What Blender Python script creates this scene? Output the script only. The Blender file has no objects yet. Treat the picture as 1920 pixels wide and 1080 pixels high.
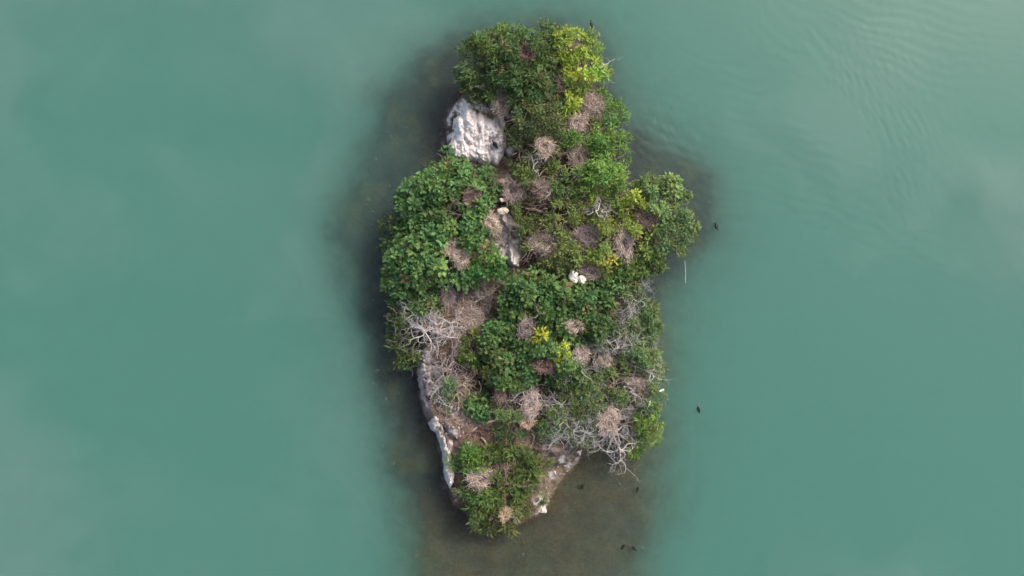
import bpy, math, random
import numpy as np
from mathutils import Vector

# ------------------------------------------------------------------ camera, world, sun, exposure
SC = bpy.context.scene
COL = SC.collection
S = 0.03            # metres per photograph pixel at water level
CAM_H = 50.0        # drone height above the lake
cam_d = bpy.data.cameras.new('camera')
cam_d.sensor_width = 36.0
cam_d.lens = 36.0 * CAM_H / (1920 * S)
cam_d.clip_end = 8000.0
cam = bpy.data.objects.new('camera', cam_d)
cam.location = (0, 0, CAM_H)
COL.objects.link(cam)
SC.camera = cam

SUN_EL, SUN_AZ = math.radians(50), math.radians(45)      # azimuth clockwise from +Y (up in the photo)
world = bpy.data.worlds.new('World')
SC.world = world
world.use_nodes = True
wn = world.node_tree.nodes
wl = world.node_tree.links
bg = wn['Background']
sky = wn.new('ShaderNodeTexSky')
sky.sky_type = 'NISHITA'
sky.sun_disc = False
sky.sun_elevation = SUN_EL
sky.sun_rotation = SUN_AZ
sky.air_density = 0.8
sky.dust_density = 6.0
sky.ozone_density = 1.0
wl.new(sky.outputs[0], bg.inputs[0])
bg.inputs[1].default_value = 0.15
sun_d = bpy.data.lights.new('sun', 'SUN')
sun_d.energy = 1.5
sun_d.angle = math.radians(14)
sun_d.color = (1.0, 0.92, 0.80)
sun = bpy.data.objects.new('sun', sun_d)
sdir = Vector((math.sin(SUN_AZ) * math.cos(SUN_EL), math.cos(SUN_AZ) * math.cos(SUN_EL), math.sin(SUN_EL)))
sun.rotation_euler = sdir.to_track_quat('Z', 'Y').to_euler()
sun.location = (0, 0, 60)
COL.objects.link(sun)
SC.view_settings.view_transform = 'Standard'
SC.view_settings.look = 'None'
SC.view_settings.exposure = 0.64
SC.view_settings.gamma = 1.0
SC.render.engine = 'CYCLES'
SC.cycles.use_denoising = True
SC.cycles.volume_bounces = 4
SC.cycles.diffuse_bounces = 3
SC.cycles.use_adaptive_sampling = True
SC.cycles.adaptive_threshold = 0.03
SC.cycles.max_bounces = 8
SC.cycles.transparent_max_bounces = 8

rng = np.random.default_rng(7)
random.seed(7)

# ------------------------------------------------------------------ helpers
def P(px, py, z=0.0):
    """place on the ground plan that stands at height z under photo pixel px, py"""
    k = S * (CAM_H - z) / CAM_H
    return ((px - 960) * k, (540 - py) * k, z)

def hash2(ix, iy, seed):
    h = (ix.astype(np.int64) * 374761393 + iy.astype(np.int64) * 668265263 + seed * 974711) & 0x7fffffff
    h = ((h ^ (h >> 13)) * 1274126177) & 0x7fffffff
    return ((h ^ (h >> 16)) & 0xffff) / 65535.0

def vnoise(x, y, seed=0):
    x = np.asarray(x, float); y = np.asarray(y, float)
    ix, iy = np.floor(x), np.floor(y)
    fx, fy = x - ix, y - iy
    fx = fx * fx * (3 - 2 * fx); fy = fy * fy * (3 - 2 * fy)
    a = hash2(ix, iy, seed); b = hash2(ix + 1, iy, seed)
    c = hash2(ix, iy + 1, seed); d = hash2(ix + 1, iy + 1, seed)
    return (a * (1 - fx) + b * fx) * (1 - fy) + (c * (1 - fx) + d * fx) * fy

def fbm(x, y, seed=0, octs=4):
    r = 0; a = 0.5; t = 0
    for o in range(octs):
        r = r + a * vnoise(x * 2 ** o, y * 2 ** o, seed + o * 17); t += a; a *= 0.5
    return r / t

def sdf(px, py, poly):
    """signed distance in pixels, positive inside"""
    px = np.asarray(px, float); py = np.asarray(py, float)
    d = np.full(px.shape, 1e9); inside = np.zeros(px.shape, bool)
    n = len(poly)
    for i in range(n):
        x1, y1 = poly[i]; x2, y2 = poly[(i + 1) % n]
        ex, ey = x2 - x1, y2 - y1
        t = np.clip(((px - x1) * ex + (py - y1) * ey) / (ex * ex + ey * ey + 1e-9), 0, 1)
        d = np.minimum(d, np.hypot(px - x1 - t * ex, py - y1 - t * ey))
        c = ((y1 > py) != (y2 > py)) & (px < (x2 - x1) * (py - y1) / (y2 - y1 + 1e-12) + x1)
        inside ^= c
    return np.where(inside, d, -d)

def sstep(a, b, x):
    t = np.clip((x - a) / (b - a), 0, 1)
    return t * t * (3 - 2 * t)

def mesh(name, verts, faces, col=None, smooth=False):
    m = bpy.data.meshes.new(name)
    v = np.asarray(verts, np.float32)
    m.vertices.add(len(v)); m.vertices.foreach_set('co', v.ravel())
    f = np.asarray(faces, np.int32)
    k = f.shape[1]
    m.loops.add(f.size); m.loops.foreach_set('vertex_index', f.ravel())
    m.polygons.add(len(f))
    m.polygons.foreach_set('loop_start', np.arange(0, f.size, k, dtype=np.int32))
    m.polygons.foreach_set('loop_total', np.full(len(f), k, np.int32))
    if smooth:
        m.polygons.foreach_set('use_smooth', np.ones(len(f), bool))
    m.update(calc_edges=True)
    if col is not None:
        a = m.attributes.new('col', 'FLOAT_COLOR', 'POINT')
        c = np.ones((len(v), 4), np.float32); c[:, :3] = col
        a.data.foreach_set('color', c.ravel())
    return m

def obj(name, me, mat=None, parent=None, loc=None):
    o = bpy.data.objects.new(name, me)
    COL.objects.link(o)
    if mat is not None and me is not None and not me.materials:
        me.materials.append(mat)
    if parent is not None:
        o.parent = parent
    if loc is not None:
        o.location = loc
    return o

def tag(o, label=None, cat=None, group=None, kind=None):
    if label: o['label'] = label
    if cat: o['category'] = cat
    if group: o['group'] = group
    if kind: o['kind'] = kind
    return o

class Tubes:
    """collects tapered tubes along polylines into one mesh"""
    def __init__(self, sides=5):
        self.v = []; self.f = []; self.c = []; self.n = 0; self.sides = sides
    def add(self, pts, radii, col=(1, 1, 1)):
        k = self.sides
        pts = [Vector(p) for p in pts]
        for i, p in enumerate(pts):
            d = (pts[min(i + 1, len(pts) - 1)] - pts[max(i - 1, 0)])
            if d.length < 1e-6: d = Vector((0, 0, 1))
            d.normalize()
            u = d.cross(Vector((0.3, 0.2, 1.0)) if abs(d.z) < 0.9 else Vector((1, 0, 0))).normalized()
            w = d.cross(u)
            r = radii[i]
            for j in range(k):
                a = 2 * math.pi * j / k
                q = p + (u * math.cos(a) + w * math.sin(a)) * r
                self.v.append(q[:]); self.c.append(col)
        b = self.n
        for i in range(len(pts) - 1):
            for j in range(k):
                j2 = (j + 1) % k
                self.f.append((b + i * k + j, b + i * k + j2, b + (i + 1) * k + j2, b + (i + 1) * k + j))
        self.n += len(pts) * k
    def mesh(self, name, origin=(0, 0, 0), smooth=True):
        v = np.array(self.v) - np.array(origin)
        return mesh(name, v, self.f, np.array(self.c), smooth)

# ------------------------------------------------------------------ materials
def new_mat(name):
    m = bpy.data.materials.new(name); m.use_nodes = True
    nt = m.node_tree
    b = nt.nodes['Principled BSDF']
    return m, nt, b

def leaf_mat(m, nt, b, at, rough, spec, translucent):
    N, L = nt.nodes, nt.links
    L.new(at.outputs['Color'], b.inputs['Base Color'])
    b.inputs['Roughness'].default_value = rough
    b.inputs['Specular IOR Level'].default_value = spec
    tr = N.new('ShaderNodeBsdfTranslucent'); ms = N.new('ShaderNodeMixShader'); ms.inputs[0].default_value = translucent
    L.new(at.outputs['Color'], tr.inputs[0])
    L.new(b.outputs[0], ms.inputs[1]); L.new(tr.outputs[0], ms.inputs[2]); L.new(ms.outputs[0], N['Material Output'].inputs[0])
    return m

def vcol_mat(name, rough=0.8, noise=6.0, amt=0.35, bump=0.0, bscale=20.0, spec=0.3, translucent=0.0):
    m, nt, b = new_mat(name)
    N, L = nt.nodes, nt.links
    at = N.new('ShaderNodeAttribute'); at.attribute_name = 'col'
    geo = N.new('ShaderNodeNewGeometry')
    if not amt:
        return leaf_mat(m, nt, b, at, rough, spec, translucent)
    nz = N.new('ShaderNodeTexNoise'); nz.inputs['Scale'].default_value = noise; nz.inputs['Detail'].default_value = 5
    L.new(geo.outputs['Position'], nz.inputs['Vector'])
    mr = N.new('ShaderNodeMapRange'); mr.inputs[1].default_value = 0.3; mr.inputs[2].default_value = 0.7
    mr.inputs[3].default_value = 1 - amt; mr.inputs[4].default_value = 1 + amt
    L.new(nz.outputs[0], mr.inputs[0])
    mx = N.new('ShaderNodeMix'); mx.data_type = 'RGBA'; mx.blend_type = 'MULTIPLY'; mx.inputs[0].default_value = 1
    L.new(at.outputs['Color'], mx.inputs[6]); L.new(mr.outputs[0], mx.inputs[7])
    L.new(mx.outputs[2], b.inputs['Base Color'])
    b.inputs['Roughness'].default_value = rough
    b.inputs['Specular IOR Level'].default_value = spec
    if bump:
        n2 = N.new('ShaderNodeTexNoise'); n2.inputs['Scale'].default_value = bscale; n2.inputs['Detail'].default_value = 6
        L.new(geo.outputs['Position'], n2.inputs['Vector'])
        bp = N.new('ShaderNodeBump'); bp.inputs['Strength'].default_value = bump; bp.inputs['Distance'].default_value = 0.1
        L.new(n2.outputs[0], bp.inputs['Height']); L.new(bp.outputs[0], b.inputs['Normal'])
    if translucent:
        tr = N.new('ShaderNodeBsdfTranslucent'); ms = N.new('ShaderNodeMixShader'); ms.inputs[0].default_value = translucent
        g = N.new('ShaderNodeMix'); g.data_type = 'RGBA'; g.blend_type = 'MULTIPLY'; g.inputs[0].default_value = 1
        g.inputs[7].default_value = (1.1, 1.3, 0.5, 1)
        L.new(mx.outputs[2], g.inputs[6]); L.new(g.outputs[2], tr.inputs[0])
        L.new(b.outputs[0], ms.inputs[1]); L.new(tr.outputs[0], ms.inputs[2])
        L.new(ms.outputs[0], N['Material Output'].inputs[0])
    return m

M_LEAF = vcol_mat('leaf', rough=0.6, amt=0, spec=0.25, translucent=0.25)
M_BARK = vcol_mat('bark', rough=0.85, noise=9, amt=0.3, bump=0.5, bscale=30)
M_DEAD = vcol_mat('dead_wood', rough=0.8, noise=7, amt=0.3, bump=0.4, bscale=40)
M_TWIG = vcol_mat('nest_twig', rough=0.9, noise=8, amt=0.25)
M_GROUND = vcol_mat('island_ground', rough=0.95, noise=5, amt=0.4, bump=0.8, bscale=9)
M_ROCK = vcol_mat('guano_rock', rough=0.9, noise=5, amt=0.14, bump=1.0, bscale=9)
M_BIRD = vcol_mat('feather', rough=0.55, noise=20, amt=0.2)

def water_material():
    m, nt, b = new_mat('lake_water')
    N, L = nt.nodes, nt.links
    N.remove(b)
    out = N['Material Output']
    fr = N.new('ShaderNodeFresnel'); fr.inputs['IOR'].default_value = 1.33
    gl = N.new('ShaderNodeBsdfGlossy'); gl.inputs['Roughness'].default_value = 0.05
    tr = N.new('ShaderNodeBsdfTransparent')
    # broad pale patches painting reflected cloud and haze sheen, stored on the surface mesh
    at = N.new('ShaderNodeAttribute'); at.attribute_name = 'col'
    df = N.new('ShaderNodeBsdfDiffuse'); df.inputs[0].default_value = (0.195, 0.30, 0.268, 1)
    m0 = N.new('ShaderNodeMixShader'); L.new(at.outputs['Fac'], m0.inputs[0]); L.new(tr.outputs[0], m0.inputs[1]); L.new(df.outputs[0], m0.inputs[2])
    m1 = N.new('ShaderNodeMixShader'); L.new(fr.outputs[0], m1.inputs[0]); L.new(m0.outputs[0], m1.inputs[1]); L.new(gl.outputs[0], m1.inputs[2])
    L.new(m1.outputs[0], out.inputs['Surface'])
    sc_ = N.new('ShaderNodeVolumeScatter'); sc_.inputs['Color'].default_value = (0.50, 0.90, 0.80, 1); sc_.inputs['Density'].default_value = 0.46
    ab = N.new('ShaderNodeVolumeAbsorption'); ab.inputs['Color'].default_value = (0.0, 0.58, 0.50, 1); ab.inputs['Density'].default_value = 0.42
    ad = N.new('ShaderNodeAddShader'); L.new(sc_.outputs[0], ad.inputs[0]); L.new(ab.outputs[0], ad.inputs[1])
    L.new(ad.outputs[0], out.inputs['Volume'])
    return m

# ------------------------------------------------------------------ terrain: island and lake bed in one sheet
LAND = [(905,95),(960,70),(1040,68),(1095,88),(1115,150),(1132,230),(1148,300),(1155,350),(1195,362),(1240,390),(1250,430),
        (1225,465),(1175,500),(1155,540),(1160,600),(1172,680),(1172,760),(1145,815),(1098,848),(1078,876),(1044,914),(1016,960),
        (980,985),(920,990),(885,965),(846,950),(836,905),(830,860),(816,815),(792,775),(782,735),(782,690),(772,650),(772,600),
        (765,550),(760,500),(762,440),(790,390),(822,335),(832,295),(838,225),(856,188),(888,150),(892,120)]
SHELF = [(845,115),(785,145),(730,200),(690,290),(655,380),(645,440),(660,520),(695,600),(712,700),(748,850),(775,980),(800,1080),(860,1300),
         (1120,1300),(1175,1100),(1190,1020),(1195,950),(1205,890),(1225,800),(1215,600),(1275,500),(1312,430),(1318,345),(1250,290),
         (1185,240),(1140,150),(1108,82),(1040,58),(900,80)]
SOIL = np.array((0.085, 0.058, 0.043)); LITTER = np.array((0.22, 0.165, 0.135)); GUANO = np.array((0.86, 0.81, 0.79))
SILT = np.array((0.054, 0.034, 0.013)); DARKBED = np.array((0.016, 0.015, 0.016))

def land_height(px, py):
    x = (px - 960) * S; y = (540 - py) * S
    wob = (fbm(x * 0.8, y * 0.8, 3) - 0.5) * 26 * np.clip(1, 0, 1)
    d = (sdf(px, py, LAND) + wob * 0.6) * S
    beach = sstep(820, 900, py) * sstep(960, 1020, px)
    rise = 0.55 + 2.2 * beach
    h_in = 2.3 * (1 - np.exp(-np.maximum(d, 0) / rise)) + (fbm(x * 1.1, y * 1.1, 9) - 0.5) * 1.0 * np.clip(d / 0.8, 0, 1) \
        + (fbm(x * 3.5, y * 3.5, 29) - 0.5) * 0.5 * np.clip(d / 0.3, 0, 1)
    ds = (sdf(px, py, SHELF) + (fbm(x * 0.3, y * 0.3, 5) - 0.5) * 80 + (fbm(x * 1.1, y * 1.1, 8) - 0.5) * 34) * S
    shore = np.clip(-d, 0, 10)
    west = sstep(860, 700, px) * sstep(700, 500, py)
    west = np.maximum(west, 0.9 * sstep(1120, 1190, px) * sstep(620, 520, py))
    h_sh = -0.06 - (0.035 + 0.06 * west) * shore - 0.11 * sstep(0, 0.5, shore) + (fbm(x * 1.6, y * 1.6, 12) - 0.5) * 0.16 * np.clip(shore / 0.3, 0, 1)
    h_out = h_sh - np.maximum(0.35 - ds, 0) ** 1.3 * 0.40
    h_out = np.maximum(h_out, -6.5 + 0.4 * fbm(x * 0.2, y * 0.2, 6))
    return np.where(d > 0, h_in, h_out), d

gx = np.concatenate([np.array([-100000, -20000, -4000, -1000, 0, 300, 500, 560]), np.arange(600, 1361, 3.4), np.array([1400, 1500, 1700, 2000, 3000, 6000, 22000, 100000])]).astype(float)
gy = np.concatenate([np.array([-100000, -20000, -4000, -1000, -300, -100]), np.arange(-20, 1301, 3.4), np.array([1350, 1450, 1700, 2200, 4000, 8000, 22000, 100000])]).astype(float)
GX, GY = np.meshgrid(gx, gy)
# cell positions are on the map (z = 0 scale), heights are real
hh, dd = land_height(GX, GY)
WX, WY = (GX - 960) * S, (540 - GY) * S
def patch(cx, cy, rx, ry, e=1.0):
    n = (fbm(WX * 1.5, WY * 1.5, int(cx)) - 0.5) * 1.2
    return sstep(1.15, 0.7, np.hypot((GX - cx) / rx, (GY - cy) / ry) + n * e)
nz = fbm(WX * 2.2, WY * 2.2, 21)
tc = SOIL[None, None] * (0.6 + 0.8 * nz[..., None])
beach_w = sstep(830, 880, GY) * sstep(985, 1030, GX)
def blend(c, col, w): return c * (1 - w[..., None]) + np.asarray(col) * w[..., None]
for (cx, cy, rx, ry) in ((890,590,75,60),(850,760,60,60),(900,815,60,45),(1000,845,75,22),(925,425,30,35),(1100,510,35,22),(1090,410,40,50),(1020,455,45,30),(960,360,30,30),(985,800,45,30)):
    tc = blend(tc, LITTER * 0.95, patch(cx, cy, rx, ry) * (0.5 + 0.5 * nz))
tc = blend(tc, np.array((0.20, 0.16, 0.115)), beach_w * (0.5 + 0.5 * nz))
tc = blend(tc, np.array((0.115, 0.07, 0.055)), patch(905, 815, 45, 32) * 0.85)
for (cx, cy, rx, ry, w) in ((950,440,24,75,0.8),(836,840,14,80,0.8),(805,700,22,55,0.4),(1045,880,22,32,0.6),(1065,860,24,18,0.7),(895,250,60,75,1.0),(1030,480,25,40,0.5),(1008,945,22,26,0.6),(860,790,22,34,0.4)):
    tc = blend(tc, GUANO, patch(cx, cy, rx, ry) * w * sstep(0.42, 0.62, nz))
tc = blend(tc, np.array((0.04, 0.04, 0.026)), 0.8 * sstep(1.2, 0.8, np.hypot((GX - 1130) / 95, (GY - 690) / 150)) * (0.6 + 0.4 * nz))   # darker ground under the eastern scrub
under = sstep(0.06, -0.12, hh)
bed = SILT[None, None] * (0.55 + 0.9 * fbm(WX * 1.3, WY * 1.3, 31)[..., None])
westw = sstep(890, 800, GX) * sstep(1060, 860, GY)
bed = blend(bed, DARKBED, np.clip(westw * 0.9 + sstep(640, 520, GY) * 0.95, 0, 1))  # dark rock on the west; also paints the islet's shade and reflection halo
bed = blend(bed, np.array((0.06, 0.055, 0.018)), sstep(0.55, 0.7, fbm(WX * 0.9, WY * 0.9, 41)) * 0.5)
tc = tc * (1 - under[..., None]) + bed * under[..., None]
wet_shade = sstep(0.95, 0.5, hh) * (1 - under) * np.maximum(sstep(960, 880, GX), sstep(860, 830, GY) * 0.8)  # wet ledge, and the shadow line below the western rocks, as one dark colour
tc = blend(tc, (0.03, 0.027, 0.022), wet_shade * 0.85)
TV = np.stack([WX, WY, hh], -1).reshape(-1, 3)
ny, nx = GX.shape
I = np.arange(ny * nx).reshape(ny, nx)
TF = np.stack([I[:-1, :-1], I[1:, :-1], I[1:, 1:], I[:-1, 1:]], -1).reshape(-1, 4)
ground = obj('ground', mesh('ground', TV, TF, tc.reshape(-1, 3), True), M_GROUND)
tag(ground, 'brown soil of the islet running down to the silty lake bed', kind='structure')

def ground_z(px, py):
    h, _ = land_height(np.array([float(px)]), np.array([float(py)]))
    return float(h[0])

# ------------------------------------------------------------------ water body
wx_ = np.concatenate([np.array([-100000, -20000, -4000, -800, -200]), np.arange(-60, 1981, 3.5), np.array([2100, 2700, 6000, 22000, 100000])]).astype(float)
wy_ = np.concatenate([np.array([-100000, -20000, -4000, -800, -200]), np.arange(-60, 1141, 3.5), np.array([1250, 1900, 6000, 22000, 100000])]).astype(float)
QX, QY = np.meshgrid(wx_, wy_)
X_, Y_ = (QX - 960) * S, (540 - QY) * S
calm = np.maximum(0.0, 1 - np.maximum(np.abs(QX - 960) / 1100, np.abs(QY - 540) / 640))      # fade out the fine mesh waves beyond the fine mesh
inner = np.where(calm > 0, 1.0, 0.0)
wave = np.zeros(QX.shape)
for k, (ang, lam, amp, lo, hi) in enumerate(((1.45, 0.42, 1.0, 0.50, 0.66), (1.30, 0.60, 0.9, 0.47, 0.64), (0.15, 0.50, 1.0, 0.50, 0.66), (0.55, 0.36, 0.8, 0.50, 0.66), (2.3, 0.7, 0.6, 0.42, 0.7), (0.9, 0.95, 0.35, 0.4, 0.7), (1.9, 0.33, 0.5, 0.4, 0.7))):
    msk = sstep(lo, hi, fbm(X_ * 0.13 + 11 * k, Y_ * 0.13 + 5 * k, 300 + k, 3))
    gust = np.zeros(QX.shape)                                    # cat's paws east of the islet
    for (gx_, gy_, rx_, ry_, st_) in ((1235,265,70,60,1.0),(1560,110,160,110,0.4),(1860,610,90,120,0.9),(1690,830,170,130,0.6),(1480,890,120,160,0.5),(1800,60,120,110,0.15),(690,80,150,90,0.35),(1640,330,150,160,0.5),(1420,620,120,120,0.45),(300,880,200,160,0.3),(1330,400,60,30,0.7)):
        gust = np.maximum(gust, st_ * np.exp(-((QX - gx_) / rx_) ** 2 - ((QY - gy_) / ry_) ** 2))
    east = 0.30 + 1.0 * gust - 0.12 * sstep(400, 0, QY) * sstep(1300, 1700, QX)
    msk = np.clip(msk * 0.8 + 0.2, 0, 1)
    ph = 6.0 * fbm(X_ * 0.25, Y_ * 0.25, 320 + k, 3) + 3.0 * fbm(X_ * 0.9, Y_ * 0.9, 340 + k, 2)
    kk = 2 * math.pi / lam
    slope = 0.058 * amp
    wave += inner * msk * east * slope / kk * np.sin(kk * (X_ * math.cos(ang) + Y_ * math.sin(ang)) + ph * 2.2)
for (bx_, by_) in ((1109,47),(1343,425),(1309,767),(1195,917),(1168,1025),(1188,1027),(1092,911)):    # rings round the swimming birds
    rr_ = np.hypot(QX - bx_, QY - by_) * S
    wave += inner * 0.004 * np.sin(rr_ * 2 * math.pi / 0.42) * np.exp(-rr_ / 0.7)
sheen = sstep(0.40, 0.72, fbm(X_ * 0.075 + 1.2 * fbm(X_ * 0.1, Y_ * 0.1, 61), Y_ * 0.075 + 1.2 * fbm(X_ * 0.1, Y_ * 0.1, 64), 60, 3))  # mask of the painted cloud sheen on the water
sheen = 0.012 + 0.33 * sheen * (0.6 + 0.4 * sstep(900, 1500, QX)) * (0.75 + 0.5 * fbm(X_ * 0.5, Y_ * 0.5, 66, 4))
sheen = sheen * sstep(0.1, 3.0, -sdf(QX, QY, SHELF) * S)
top = np.stack([X_, Y_, wave], -1).reshape(-1, 3)
ny, nx = QX.shape
I = np.arange(ny * nx).reshape(ny, nx)
wf = np.stack([I[:-1, :-1], I[1:, :-1], I[1:, 1:], I[:-1, 1:]], -1).reshape(-1, 4)
cor = [I[0, 0], I[0, -1], I[-1, -1], I[-1, 0]]
nb = len(top)
bot = top[cor].copy(); bot[:, 2] = -9
rims = (I[0, :], I[:, -1], I[-1, ::-1], I[::-1, 0])
tris = []
for j in range(4):
    r_ = rims[j]; b0, b1 = nb + j, nb + (j + 1) % 4
    h_ = len(r_) // 2
    for i in range(len(r_) - 1): tris.append((r_[i], r_[i + 1], b0 if i < h_ else b1))
    tris.append((r_[h_], b1, b0))
wt = np.concatenate([wf[:, [0, 1, 2]], wf[:, [0, 2, 3]], np.array(tris), np.array([(nb, nb + 1, nb + 2), (nb, nb + 2, nb + 3)])])
wcol = np.repeat(np.concatenate([sheen.ravel(), np.zeros(4)])[:, None], 3, 1)
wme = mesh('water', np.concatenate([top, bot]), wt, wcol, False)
sm_ = np.zeros(len(wt), bool); sm_[:2 * len(wf)] = True
wme.polygons.foreach_set('use_smooth', sm_)
import bmesh
bm_ = bmesh.new(); bm_.from_mesh(wme); bmesh.ops.recalc_face_normals(bm_, faces=bm_.faces); bm_.to_mesh(wme); bm_.free()
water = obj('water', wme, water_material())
tag(water, 'turbid teal green lake water with faint ripples', kind='structure')

# submerged stones on the shelf: pieces of the lake bed
def rock_blob(seed, sub=2, squash=0.6):
    import bmesh
    bm = bmesh.new(); bmesh.ops.create_icosphere(bm, subdivisions=sub, radius=1.0)
    v = np.array([x.co[:] for x in bm.verts]); f = np.array([[q.index for q in x.verts] for x in bm.faces]); bm.free()
    r = np.random.default_rng(seed)
    for _ in range(13):                                # flat facets, as on broken stone
        n = r.normal(size=3); n /= np.linalg.norm(n); lim = r.uniform(0.42, 0.8)
        d = v @ n; over = np.maximum(d - lim, 0); v = v - over[:, None] * n
    v = v * (1 + 0.12 * (fbm(v[:, 0] * 3 + seed, v[:, 1] * 3 + v[:, 2] * 2, seed)[:, None] - 0.5))
    v[:, 2] *= squash
    return v, f
stone_me = []
for k in range(4):
    v, f = rock_blob(50 + k, 1)
    stone_me.append(mesh('stone', v, f, np.tile((0.085, 0.078, 0.055), (len(v), 1)), False))
    stone_me[-1].materials.append(M_ROCK)
cnt = 0
while cnt < 70:
    px, py = rng.uniform(660, 1210), rng.uniform(180, 1090)
    h, d = land_height(np.array([px]), np.array([py]))
    if d[0] > -0.15 or h[0] < -0.9: continue
    if py < 840 and px > 900: continue
    o = obj('stone', stone_me[cnt % 4], None, ground, ((px - 960) * S, (540 - py) * S, float(h[0]) + 0.02))
    s = 0.05 + 0.16 * rng.uniform(0, 1) ** 2; o.scale = (s * rng.uniform(0.8, 1.4), s, s * 0.8)
    o.rotation_euler = (0, 0, rng.uniform(0, 6.28)); cnt += 1

rub_me = []
for k in range(5):
    v, f = rock_blob(150 + k, 1, 0.75)
    rub_me.append(mesh('stone', v, f, np.tile(GUANO * (0.35, 0.5, 0.62, 0.8, 0.45)[k] * np.array((1, 0.97, 0.93)), (len(v), 1)), False))
    rub_me[-1].materials.append(M_ROCK)
for (cx, cy, rx, ry, n) in ((838,845,12,70,22),(806,705,18,50,18),(1055,872,28,30,12),(1014,942,24,34,11),(955,450,20,60,20),(858,785,24,34,22),(1030,482,24,30,14)):
    for k in range(n):
        a = rng.uniform(0, 6.28); q = math.sqrt(rng.uniform(0, 1))
        px, py = cx + rx * q * math.cos(a), cy + ry * q * math.sin(a)
        h, d = land_height(np.array([px]), np.array([py]))
        if d[0] < 0.1: continue
        z = float(h[0])
        o = obj('stone', rub_me[k % 5], None, ground, ((px - 960) * S, (540 - py) * S, z + 0.02))
        sz = 0.04 + 0.11 * rng.uniform(0, 1) ** 2
        o.scale = (sz * rng.uniform(0.8, 1.6), sz, sz * rng.uniform(0.6, 1.0)); o.rotation_euler = (rng.uniform(-.4, .4), rng.uniform(-.4, .4), rng.uniform(0, 6.28))

# ------------------------------------------------------------------ rock outcrops
def rock_patch(name, label, poly, ztop, flute=0.0, edge=0.35, seed=1, step=3.0, rough=0.35, tint=GUANO, slope=(0, 0), dark_tone=0.4):
    xs = [p[0] for p in poly]; ys = [p[1] for p in poly]
    ax = np.arange(min(xs) - 6, max(xs) + 7, step); ay = np.arange(min(ys) - 6, max(ys) + 7, step)
    X, Y = np.meshgrid(ax, ay)
    wx, wy = X * S, -Y * S
    d = (sdf(X, Y, poly) + (fbm(wx * 1.7, wy * 1.7, seed) - 0.5) * 16) * S
    cx, cy = np.mean(xs), np.mean(ys)
    lvl = ztop + slope[0] * (X - cx) * S + slope[1] * (cy - Y) * S
    fl = np.abs(fbm(wx * 1.9 + fbm(wx, wy * 0.8, seed + 8) * 1.5, wy * 0.55, seed + 3, 3) - 0.5) * 2       # ridged, running down the photo
    fl2 = np.abs(fbm(wx * 4.2 + fbm(wx * 2, wy * 1.5, seed + 6), wy * 1.3, seed + 4, 3) - 0.5) * 2
    ter = np.floor((fbm(wx * 1.2, wy * 1.2, seed + 5) * 5)) / 5
    z = lvl + (ter - 0.5) * rough * 2 + (fbm(wx * 3, wy * 3, seed + 2) - 0.5) * rough * 1.4 + (np.abs(fbm(wx * 6, wy * 6, seed + 22) - 0.5) - 0.12) * rough * 1.6 - flute * ((1 - fl) ** 9 * 0.7 + (1 - fl2) ** 7 * 0.28) + flute * 0.15
    gz = np.array([land_height(X.ravel(), Y.ravel())[0]]).reshape(X.shape)
    base = np.minimum(gz, 0.0) - 0.4
    z = base + (z - base) * (1 - np.exp(-np.maximum(d, 0) / edge * 1.6))
    k = (CAM_H - np.maximum(z, 0)) / CAM_H
    V = np.stack([(X - 960) * S * k, (540 - Y) * S * k, z], -1)
    keep = d > -step * S * 1.2
    crev = np.clip((1 - fl) ** 4 + (1 - fl2) ** 4 * 0.7, 0, 1)       # darker, browner tone along the fissures
    c = np.asarray(tint)[None, None] * (0.82 + 0.3 * fbm(wx * 2.5, wy * 2.5, seed + 11)[..., None])
    c = c * (1 - dark_tone * crev[..., None]) + np.array((0.24, 0.18, 0.16)) * dark_tone * crev[..., None]
    blot = sstep(0.52, 0.66, fbm(wx * 2.2, wy * 1.2, seed + 14))
    c = c * (1 - dark_tone * blot[..., None]) + np.array((0.40, 0.35, 0.33)) * dark_tone * blot[..., None]
    w = sstep(0.75, 0.25, z + (fbm(wx * 3, wy * 3, seed + 9) - 0.5) * 0.5)   # black band at the waterline
    c = c * (1 - w[..., None]) + np.array((0.022, 0.02, 0.018)) * w[..., None]
    n = np.arange(X.size).reshape(X.shape)
    F = np.stack([n[:-1, :-1], n[1:, :-1], n[1:, 1:], n[:-1, 1:]], -1).reshape(-1, 4)
    ok = keep.ravel()[F].all(1)
    F = F[ok]; used = np.unique(F); re = -np.ones(X.size, int); re[used] = np.arange(len(used))
    V = V.reshape(-1, 3)[used]; c = c.reshape(-1, 3)[used]; F = re[F]
    # close underneath
    V2 = V.copy(); V2[:, 2] = base.reshape(-1)[used] - 0.3
    nb = len(V); F2 = F[:, ::-1] + nb
    E = np.concatenate([F[:, [0, 1]], F[:, [1, 2]], F[:, [2, 3]], F[:, [3, 0]]])
    key = set(map(tuple, E)); side = [(a, a + nb, b + nb, b) for a, b in key if (b, a) not in key]
    F = np.concatenate([F, F2, np.array(side)])
    org = np.array(P(cx, cy, 0)); org[2] = max(ground_z(cx, cy), 0)
    o = obj(name, mesh(name, np.concatenate([V, V2]) - org, F, np.concatenate([c, c]), False), M_ROCK, None, tuple(org))
    return tag(o, label, 'rock', 'bare rock of the islet')

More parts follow.
